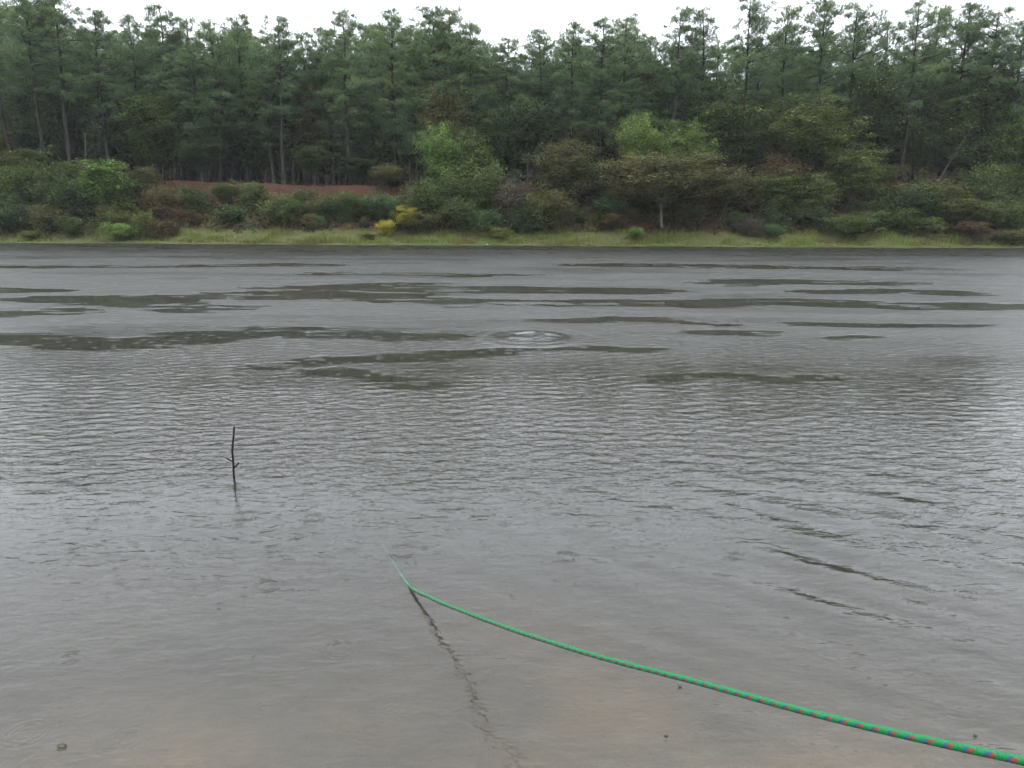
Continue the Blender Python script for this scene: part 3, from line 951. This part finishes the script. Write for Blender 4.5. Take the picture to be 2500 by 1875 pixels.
# low brush scattered over the slope
for i in range(130):
    x = brg.uniform(-44, 44)
    s_ = brg.uniform(3.4, 9.2)
    yy = float(shore_y(x)) + s_
    u = 1250 + x / yy * FPX
    if 440 < u < 1010 and s_ > 6.5:
        continue
    t = T['shrub', int(brg.integers(0, 3))]
    H = brg.uniform(0.6, 1.7)
    plant(t, 'brush', (x, yy, float(ground_z(x, yy))), (H / 2.2 * brg.uniform(0.9, 1.5),) * 2 + (H / 2.2,), brg.uniform(0, 6.28),
          {'crown': M[str(brg.choice(['dark', 'olive', 'green', 'brown', 'dark', 'olive']))]}, 'low tangled brush on the red slope between the larger bushes', 'bush',
          'low brush scattered over the slope', parts={'trunk': 'stems', 'crown': 'foliage'})

# shaded understorey between the pine trunks
for D0, step in ((66.5, 4.2), (70, 3.6), (75, 3.6), (81, 3.8), (88, 4.2), (97, 4.6)):
    half = D0 * 0.85
    x = -half + brg.uniform(0, step)
    while x < half:
        D = D0 + brg.normal(0, 0.9)
        u = 1250 + x / D * FPX
        rim_clear = 440 < u < 1010 and D0 < 68 and brg.uniform() < 0.6
        if not rim_clear:
            t = T['under', int(brg.integers(0, 3))]
            H = brg.uniform(4.0, 9.0) * (1 + (D - 66) / 110)
            s = H / 6.0
            plant(t, 'understorey_tree', (x, D, float(ground_z(x, D))), (s * brg.uniform(0.9, 1.25),) * 2 + (s,), brg.uniform(0, 6.28),
                  {'crown': M[str(brg.choice(['dark', 'dark', 'green', 'olive', 'dark']))]},
                  'shaded leafy understorey tree among the pine trunks', 'tree', 'understorey trees among the pine trunks')
        x += step * brg.uniform(0.7, 1.3)

# thin dead stems
for (u0, v0), (u1, v1), D, lab in [((211, 425), (204, 325), 62.5, 'thin pale dead stem rising left of the bright sapling'),
                                   ((2318, 400), (2386, 292), 63.5, 'pale dead stem leaning to the right among the pines near the right edge'),
                                   ((1003, 460), (1001, 395), 63.0, 'short pale stem at the right end of the soil rim')]:
    b0, b1 = at_dist(u0, v0, D), at_dist(u1, v1, D)
    d_ = unit(b1 - b0)
    gz0 = float(ground_z(b0[0], D))
    foot = b0 + d_ * ((gz0 - 0.2 - b0[2]) / d_[2])
    e = add_obj('dead_stem', None, label=lab, cat='dead tree', group='dead stems on the bank')
    e.location = foot
    tb = Tubes()
    q = np.linspace(0, 1, 7)[:, None]
    Lh = np.linalg.norm(b1 - foot)
    P = d_ * Lh * q + np.cumsum(brg.normal(0, 0.035, (7, 3)), 0) * [1, 1, 0] * (q > 0)
    tb.add(P, np.linspace(0.075, 0.022, 7), 6)
    add_obj('trunk', tb.mesh('trunk', M['bark']), e)
    for k in range(4):
        w = P[3 + k % 3]
        a_ = brg.uniform(0, 6.28)
        dd = np.array([math.cos(a_), math.sin(a_), brg.uniform(0.2, 0.9)]) * brg.uniform(0.3, 0.8)
        tb = Tubes()
        tb.add([w, w + dd * 0.5 + [0, 0, 0.03], w + dd], [0.018, 0.013, 0.006], 4)
        add_obj('branch', tb.mesh('branch', M['bark']), e)

# ------------------------------------------------------------------ grass strip along the far water edge
grg = np.random.default_rng(5)
n = 110000
gx = grg.uniform(-46, 46, n)
gs = grg.beta(1.0, 1.6, n) * (3.6 + 1.6 * np.sin(gx * 0.7) * np.sin(gx * 0.23 + 1))
gy = shore_y(gx) + 0.02 + gs
uu = 1250 + gx / gy * FPX
dens = 0.22 + 0.78 * smooth(380, 460, uu) * (1 - 0.6 * smooth(2280, 2380, uu))
patch = 0.5 + 0.5 * np.sin(gx * 1.1 + 2 * np.sin(gy * 1.3)) * np.sin(gy * 1.9 + gx * 0.37)
keep = grg.uniform(size=n) < dens * (0.45 + 0.55 * patch) * (1 - 0.5 * smooth(3.0, 4.4, gs))
gx, gy, gs, patch = gx[keep], gy[keep], gs[keep], patch[keep]
n = len(gx)
gz = ground_z(gx, gy) - 0.02
clumpy = vnoise(gx * 0.9, gy * 1.4, 61, 3)
hh = grg.uniform(0.07, 0.24, n) * (0.5 + 3.0 * smooth(0.45, 0.8, clumpy)) * (0.6 + 0.4 * smooth(0.0, 0.8, gs))
a = grg.uniform(0, 6.28, n)
lean = np.column_stack([np.cos(a), np.sin(a), np.zeros(n)]) * hh[:, None] * grg.uniform(0.2, 0.9, n)[:, None]
sd = np.column_stack([-np.sin(a), np.cos(a), np.zeros(n)]) * 0.016
b0 = np.column_stack([gx, gy, gz])
V = np.stack([b0 - sd, b0 + sd, b0 + lean + np.column_stack([np.zeros(n), np.zeros(n), hh])], 1).reshape(-1, 3)
tn = np.repeat(np.clip(-0.35 + 1.7 * vnoise(gx * 0.6, gy * 1.1, 62, 3) + 0.12 * patch - 0.12 * smooth(2.2, 4.0, gs) + grg.normal(0, 0.16, n), 0, 1), 3)
M['grass'] = leaf_material('bank_grass', (0.1195, 0.0902, 0.0414), (0.1379, 0.1460, 0.0414), (0.1379, 0.1890, 0.0460), 0.3)
add_obj('grass', mesh_np('grass', V, [np.arange(len(V)).reshape(-1, 3)], [M['grass']], tint=tn), kind='stuff',
        label='short yellow-green grass along the far water edge')

# fallen leaves and needles on the red slope
n = 26000
lx = grg.uniform(-46, 46, n)
ls_ = grg.uniform(3.2, 10.5, n)
ly = shore_y(lx) + ls_
lz = ground_z(lx, ly) + 0.02
c = np.column_stack([lx, ly, lz])
nrm = unit(np.column_stack([grg.normal(0, 0.4, n), grg.normal(-0.3, 0.4, n), np.ones(n)]))
a = unit(np.cross(nrm, unit(grg.normal(size=(n, 3)))))
b = np.cross(nrm, a)
s = grg.uniform(0.05, 0.11, (n, 1))
V = np.stack([c - a * s, c + b * s * 0.5, c + a * s, c - b * s * 0.5], 1).reshape(-1, 3)
M['fallen'] = leaf_material('fallen_leaves', (0.0296, 0.0133, 0.0081), (0.0666, 0.0266, 0.0141), (0.1184, 0.0555, 0.0266), 0.1)
add_obj('fallen_leaves', mesh_np('fallen_leaves', V, [np.arange(4 * n).reshape(-1, 4)], [M['fallen']], tint=np.repeat(grg.uniform(0, 1, n), 4)), kind='stuff',
        label='rusty fallen leaves and pine straw covering the red slope')

# knee-high undergrowth, seedlings and bramble over the slope
n = 140000
ux = grg.uniform(-46, 46, n)
us = grg.uniform(2.4, 10.2, n)
uy = shore_y(ux) + us
dn = vnoise(ux * 0.8, uy * 0.9, 71, 4, 0.6)
u_px = 1250 + ux / uy * FPX
rimzone = smooth(430, 470, u_px) * (1 - smooth(980, 1020, u_px)) * smooth(7.2, 7.8, us)
keep = (dn > 0.46 - 0.08 * smooth(1500, 2200, u_px) + 0.25 * (1 - smooth(2.4, 3.6, us))) & (grg.uniform(size=n) > 0.85 * rimzone)
ux, uy, us, dn = ux[keep], uy[keep], us[keep], dn[keep]
n = len(ux)
uz = ground_z(ux, uy) + grg.uniform(0.0, 1.0, n) ** 1.5 * np.clip((dn - 0.40) * 6.5, 0.08, 1.35) * smooth(2.2, 4.5, us)
c = np.column_stack([ux, uy, uz])
nrm = unit(np.column_stack([grg.normal(0, 0.9, n), grg.normal(0, 0.9, n), np.ones(n)]))
a = unit(np.cross(nrm, unit(grg.normal(size=(n, 3)))))
b = np.cross(nrm, a)
s = grg.uniform(0.05, 0.10, (n, 1))
V = np.stack([c - a * s, c + b * s * 0.55, c + a * s, c - b * s * 0.55], 1).reshape(-1, 3)
M['undergrowth'] = leaf_material('undergrowth_leaves', (0.065, 0.036, 0.020), (0.060, 0.068, 0.026), (0.075, 0.110, 0.036), 0.25)
add_obj('undergrowth', mesh_np('undergrowth', V, [np.arange(4 * n).reshape(-1, 4)], [M['undergrowth']],
        tint=np.repeat(np.clip(-0.4 + 1.8 * vnoise(ux * 0.7, uy * 0.7, 72, 3) + grg.normal(0, 0.15, n), 0, 1), 4)), kind='stuff',
        label='knee-high tangled undergrowth over the red slope')

# ------------------------------------------------------------------ rope
def principled(name, colour, rough=0.5, spec=0.4, bump_scale=None):
    m, nt, out = new_mat(name)
    p = N(nt, 'ShaderNodeBsdfPrincipled', Roughness=rough)
    p.inputs['Specular IOR Level'].default_value = spec
    tc = N(nt, 'ShaderNodeTexCoord')
    no = N(nt, 'ShaderNodeTexNoise', Scale=bump_scale or 40.0, Detail=3.0)
    nt.links.new(tc.outputs['Object'], no.inputs['Vector'])
    dk = tuple(x * 0.72 for x in colour)
    lt = tuple(min(1, x * 1.15) for x in colour)
    nt.links.new(ramp(nt, no.outputs[0], [(0.35, dk), (0.65, lt)]), p.inputs['Base Color'])
    nt.links.new(p.outputs[0], out.inputs['Surface'])
    return m


RAD = 0.0070
pix = [(1000, 1432), (1050, 1459), (1100, 1481), (1250, 1537), (1450, 1600), (1700, 1665), (1950, 1733), (2200, 1793), (2500, 1858), (2800, 1925), (3200, 2010)]
pts = []
for u, v, dp in [(880, 1255, 0.62), (905, 1290, 0.42), (935, 1335, 0.23), (965, 1383, 0.09)]:
    pts.append(on_plane(u, v, -dp))
for u, v in pix:
    zc = 1.0 / (0.2935 + (u - 1000) / 1500 * 0.576)
    if u == 1000:
        pts.append(on_plane(u, v, 0.0))
    else:
        pts.append(np.array([0, 0, CAM_H]) + ray(u, v) * zc)
last = pts[-1]
pts += [last + np.array([0.5, -0.45, 0.03]), last + np.array([0.95, -1.1, -0.15]), np.array([last[0] + 1.4, last[1] - 2.0, 0.45]), np.array([last[0] + 1.9, last[1] - 2.8, float(ground_z(0, last[1] - 2.8)) + 0.02])]
pts = np.array(pts)


def catmull(P, step):
    P = np.vstack([2 * P[0] - P[1], P, 2 * P[-1] - P[-2]])
    outp = []
    for i in range(1, len(P) - 2):
        n = max(2, int(np.linalg.norm(P[i + 1] - P[i]) / step))
        t = np.linspace(0, 1, n, endpoint=False)[:, None]
        a, b, c_, d = P[i - 1], P[i], P[i + 1], P[i + 2]
        outp.append(0.5 * (2 * b + (c_ - a) * t + (2 * a - 5 * b + 4 * c_ - d) * t ** 2 + (3 * b - 3 * c_ + d - a) * t ** 3))
    outp.append(P[-2:-1])
    return np.vstack(outp)


RP = catmull(pts, 0.0030)
K = 16
Tn = unit(np.gradient(RP, axis=0))
up = np.array([0, 0, 1.0])
A = unit(np.cross(Tn, up))
B = unit(np.cross(A, Tn))
sl = np.concatenate([[0], np.cumsum(np.linalg.norm(np.diff(RP, axis=0), axis=1))])
th = np.linspace(0, 2 * np.pi, K, endpoint=False)
PITCHL = 0.034
S, TH = np.meshgrid(sl, th, indexing='ij')
h1 = np.cos(8 * TH - 2 * np.pi * S / PITCHL * 4)
h2 = np.cos(8 * TH + 2 * np.pi * S / PITCHL * 4)
rr = RAD * (1 + 0.05 * np.maximum(h1, h2))
ringv = RP[:, None, :] + rr[:, :, None] * (np.cos(TH)[:, :, None] * A[:, None, :] + np.sin(TH)[:, :, None] * B[:, None, :])
n = len(RP)
i0 = np.arange(n - 1)[:, None] * K
j0 = np.arange(K)[None, :]
j1 = (j0 + 1) % K
q = np.stack([i0 + j0, i0 + j1, i0 + K + j1, i0 + K + j0], -1).reshape(-1, 4)
sm = (S[:-1] + S[1:]) / 2
thm = TH[:-1] + math.pi / K
# two tracer yarns wound round the braid, each showing for half a turn and diving under for the rest
fr_ = np.mod(sm / PITCHL - thm / (2 * np.pi), 1.0)
mi = np.zeros(fr_.shape, int)
show = np.sin(thm) < 0.66
mi[(fr_ < 0.24) & show] = 2
mi[(fr_ >= 0.24) & (fr_ < 0.47) & show] = 1
M['rope_green'] = principled('rope_green_yarn', (0.006, 0.150, 0.046), 0.55, 0.3, 300)
M['rope_red'] = principled('rope_red_yarn', (0.19, 0.040, 0.03), 0.55, 0.3, 300)
M['rope_blue'] = principled('rope_blue_yarn', (0.030, 0.075, 0.12), 0.55, 0.3, 300)
add_obj('rope', mesh_np('rope', ringv.reshape(-1, 3), [q], [M['rope_green'], M['rope_red'], M['rope_blue']], mi.ravel(), shade_smooth=True),
        label='bright green braided rope with red and blue flecks running into the water', cat='rope')

# ------------------------------------------------------------------ stick standing in the water
sb = on_plane(571, 1162)
dist = sb[1]


def sp(u, v, dy=0.0):
    return at_dist(u, v, dist + dy)


st = add_obj('stick', None, label='thin dark bare stick standing upright in the shallow water', cat='stick')
st.location = sb
tb = Tubes()
P = np.array([sb + [0.0, 0.0, -0.75], sb + [0, 0, -0.1], sp(571, 1162), sp(570, 1140), sp(568.5, 1118), sp(567, 1098), sp(567.5, 1094), sp(569, 1078), sp(571, 1060), sp(571.5, 1042)])
tb.add(P - sb, np.array([0.0075, 0.0075, 0.0073, 0.0068, 0.0066, 0.0068, 0.0075, 0.0062, 0.0060, 0.0056]), 8, cap=False)
k = tb.n - 8
tb.v.append((P[-1:] - sb))
tb.f.append(np.stack([k + np.arange(8), k + (np.arange(8) + 1) % 8, np.full(8, tb.n), np.full(8, tb.n)], -1))
tb.n += 1
add_obj('stem', tb.mesh('stem', M['wet_wood']), st)
for P_ in ([sp(568, 1127), sp(561, 1123, 0.02), sp(552.5, 1118.5, 0.03)], [sp(571, 1142), sp(577, 1137, -0.02), sp(583, 1130, -0.03)]):
    tb = Tubes()
    tb.add(np.array(P_) - sb, [0.0056, 0.0048, 0.0040], 6)
    add_obj('side_twig', tb.mesh('side_twig', M['wet_wood']), st)

# ------------------------------------------------------------------ bubbles rising, bits afloat
frg = np.random.default_rng(3)
m, nt, out = new_mat('bubble_film')
p = N(nt, 'ShaderNodeBsdfPrincipled', Roughness=0.15)
p.inputs['Base Color'].default_value = (0.34, 0.35, 0.36, 1)
trn = N(nt, 'ShaderNodeBsdfTransparent')
mxs = N(nt, 'ShaderNodeMixShader')
mxs.inputs[0].default_value = 0.45
nt.links.new(trn.outputs[0], mxs.inputs[1])
nt.links.new(p.outputs[0], mxs.inputs[2])
nt.links.new(mxs.outputs[0], out.inputs['Surface'])
M['bubble'] = m
hv, hf = [(0, 0, 1.0)], []
for el in (0.9, 0.45, -0.05):
    for j in range(7):
        a_ = j * 2 * math.pi / 7
        hv.append((math.cos(a_) * math.cos(el), math.sin(a_) * math.cos(el), math.sin(el)))
for j in range(7):
    hf.append((0, 1 + j, 1 + (j + 1) % 7))
for r_ in range(2):
    for j in range(7):
        a_, b_ = 1 + r_ * 7 + j, 1 + r_ * 7 + (j + 1) % 7
        hf += [(a_, a_ + 7, b_ + 7), (a_, b_ + 7, b_)]
hv, hf = np.array(hv), np.array(hf)


def bubbles(name, cx, cy, pos, rad, label):
    n = len(pos)
    V = pos[:, None, :] + hv[None] * rad[:, None, None]
    F = (hf[None] + np.arange(n)[:, None, None] * len(hv)).reshape(-1, 3)
    o = add_obj(name, mesh_np(name, V.reshape(-1, 3), [F], [M['bubble']], shade_smooth=True), kind='stuff', label=label)
    return o


n = 1900
rr_ = np.sqrt(np.where(frg.uniform(size=n) < 0.6, frg.normal(0.5, 0.1, n) ** 2, frg.uniform(0, 0.8, n)))
aa_ = frg.uniform(0, 6.28, n)
rr_ = rr_ * (1 + 0.18 * np.sin(aa_ * 2 + 1) + 0.08 * np.sin(aa_ * 5))
px_ = BOIL[0] + 0.46 * rr_ * np.cos(aa_)
py_ = BOIL[1] + 0.66 * rr_ * np.sin(aa_)
kp = vnoise(px_ * 9, py_ * 7, 5, 2) > 0.46
px_, py_ = px_[kp], py_[kp]
n = len(px_)
zb = 0.030 * np.exp(-(np.hypot((px_ - BOIL[0]) / 0.62, (py_ - BOIL[1]) / 0.72) / 0.8) ** 2)
bubbles('bubble_foam', 0, 0, np.column_stack([px_, py_, zb]), frg.uniform(0.002, 0.0052, n) * (1 + (frg.uniform(size=n) > 0.96) * 1.2), 'pale patch of bubbles rising to the surface in the middle of the lake')

m_leaf = principled('wet_leaf_scrap', (0.030, 0.024, 0.018), 0.4, 0.5, 80)
for u, v, sz, lab in [(151, 1822, 0.012, 'dark leaf scrap afloat in the lower left corner'), (2381, 1797, 0.006, 'small dark leaf scrap afloat above the rope near the right edge'),
                      (1660, 1677, 0.006, 'small dark scrap afloat just under the rope'), (1626, 1800, 0.005, 'tiny dark scrap afloat near the bottom edge, right of the middle')]:
    c0 = on_plane(u, v, 0.004)
    k = 9
    an = np.linspace(0, 2 * np.pi, k, endpoint=False)
    rr1 = sz * (0.7 + 0.5 * frg.uniform(size=k))
    ringp = np.column_stack([rr1 * np.cos(an) * 1.3, rr1 * np.sin(an) * 0.7, frg.uniform(0.0, 0.008, k)])
    V = np.vstack([ringp, ringp * [0.95, 0.95, 1] - [0, 0, 0.003], [[0, 0, 0.006]], [[0, 0, -0.001]]])
    F = [np.array([(i, (i + 1) % k, 2 * k) for i in range(k)] + [((i + 1) % k + k, i + k, 2 * k + 1) for i in range(k)]), np.array([(i + k, (i + 1) % k + k, (i + 1) % k, i) for i in range(k)])]
    o = add_obj('leaf_scrap', mesh_np('leaf_scrap', V, F, [m_leaf]), label=lab, cat='leaf', group='leaf scraps afloat')
    o.location = c0

# white scrap on the far water edge
sx = at_dist(1190, 594, SHORE)[0]
sy = float(shore_y(sx)) + 0.12
m_white = principled('white_plastic', (0.75, 0.75, 0.74), 0.5, 0.4, 30)
V, F = hv * [0.055, 0.04, 0.04] + frg.normal(0, 0.005, hv.shape), hf
o = add_obj('litter_scrap', mesh_np('litter_scrap', V, [F], [m_white]), label='tiny crumpled white scrap on the far grassy water edge', cat='litter')
o.location = (sx, sy, float(ground_z(sx, sy)) + 0.02)

# ------------------------------------------------------------------ rainy air
HZ = 0.00026
hx0, hx1, hy0, hy1, hz0, hz1 = -401, 401, -201, 601, -8.0, 30.0
hv8 = np.array([(x, y, z) for z in (hz0, hz1) for y in (hy0, hy1) for x in (hx0, hx1)])
hq = np.array([(0, 2, 3, 1), (4, 5, 7, 6), (0, 1, 5, 4), (2, 6, 7, 3), (0, 4, 6, 2), (1, 3, 7, 5)])
m, nt, out = new_mat('rainy_haze')
pv = N(nt, 'ShaderNodeVolumePrincipled', Density=HZ, Anisotropy=0.2)
pv.inputs['Color'].default_value = (0.93, 0.96, 1.0, 1)
nt.links.new(pv.outputs[0], out.inputs['Volume'])
add_obj('haze', mesh_np('haze', hv8, [hq], [m]), kind='stuff', label='thin grey rainy haze over the lake')
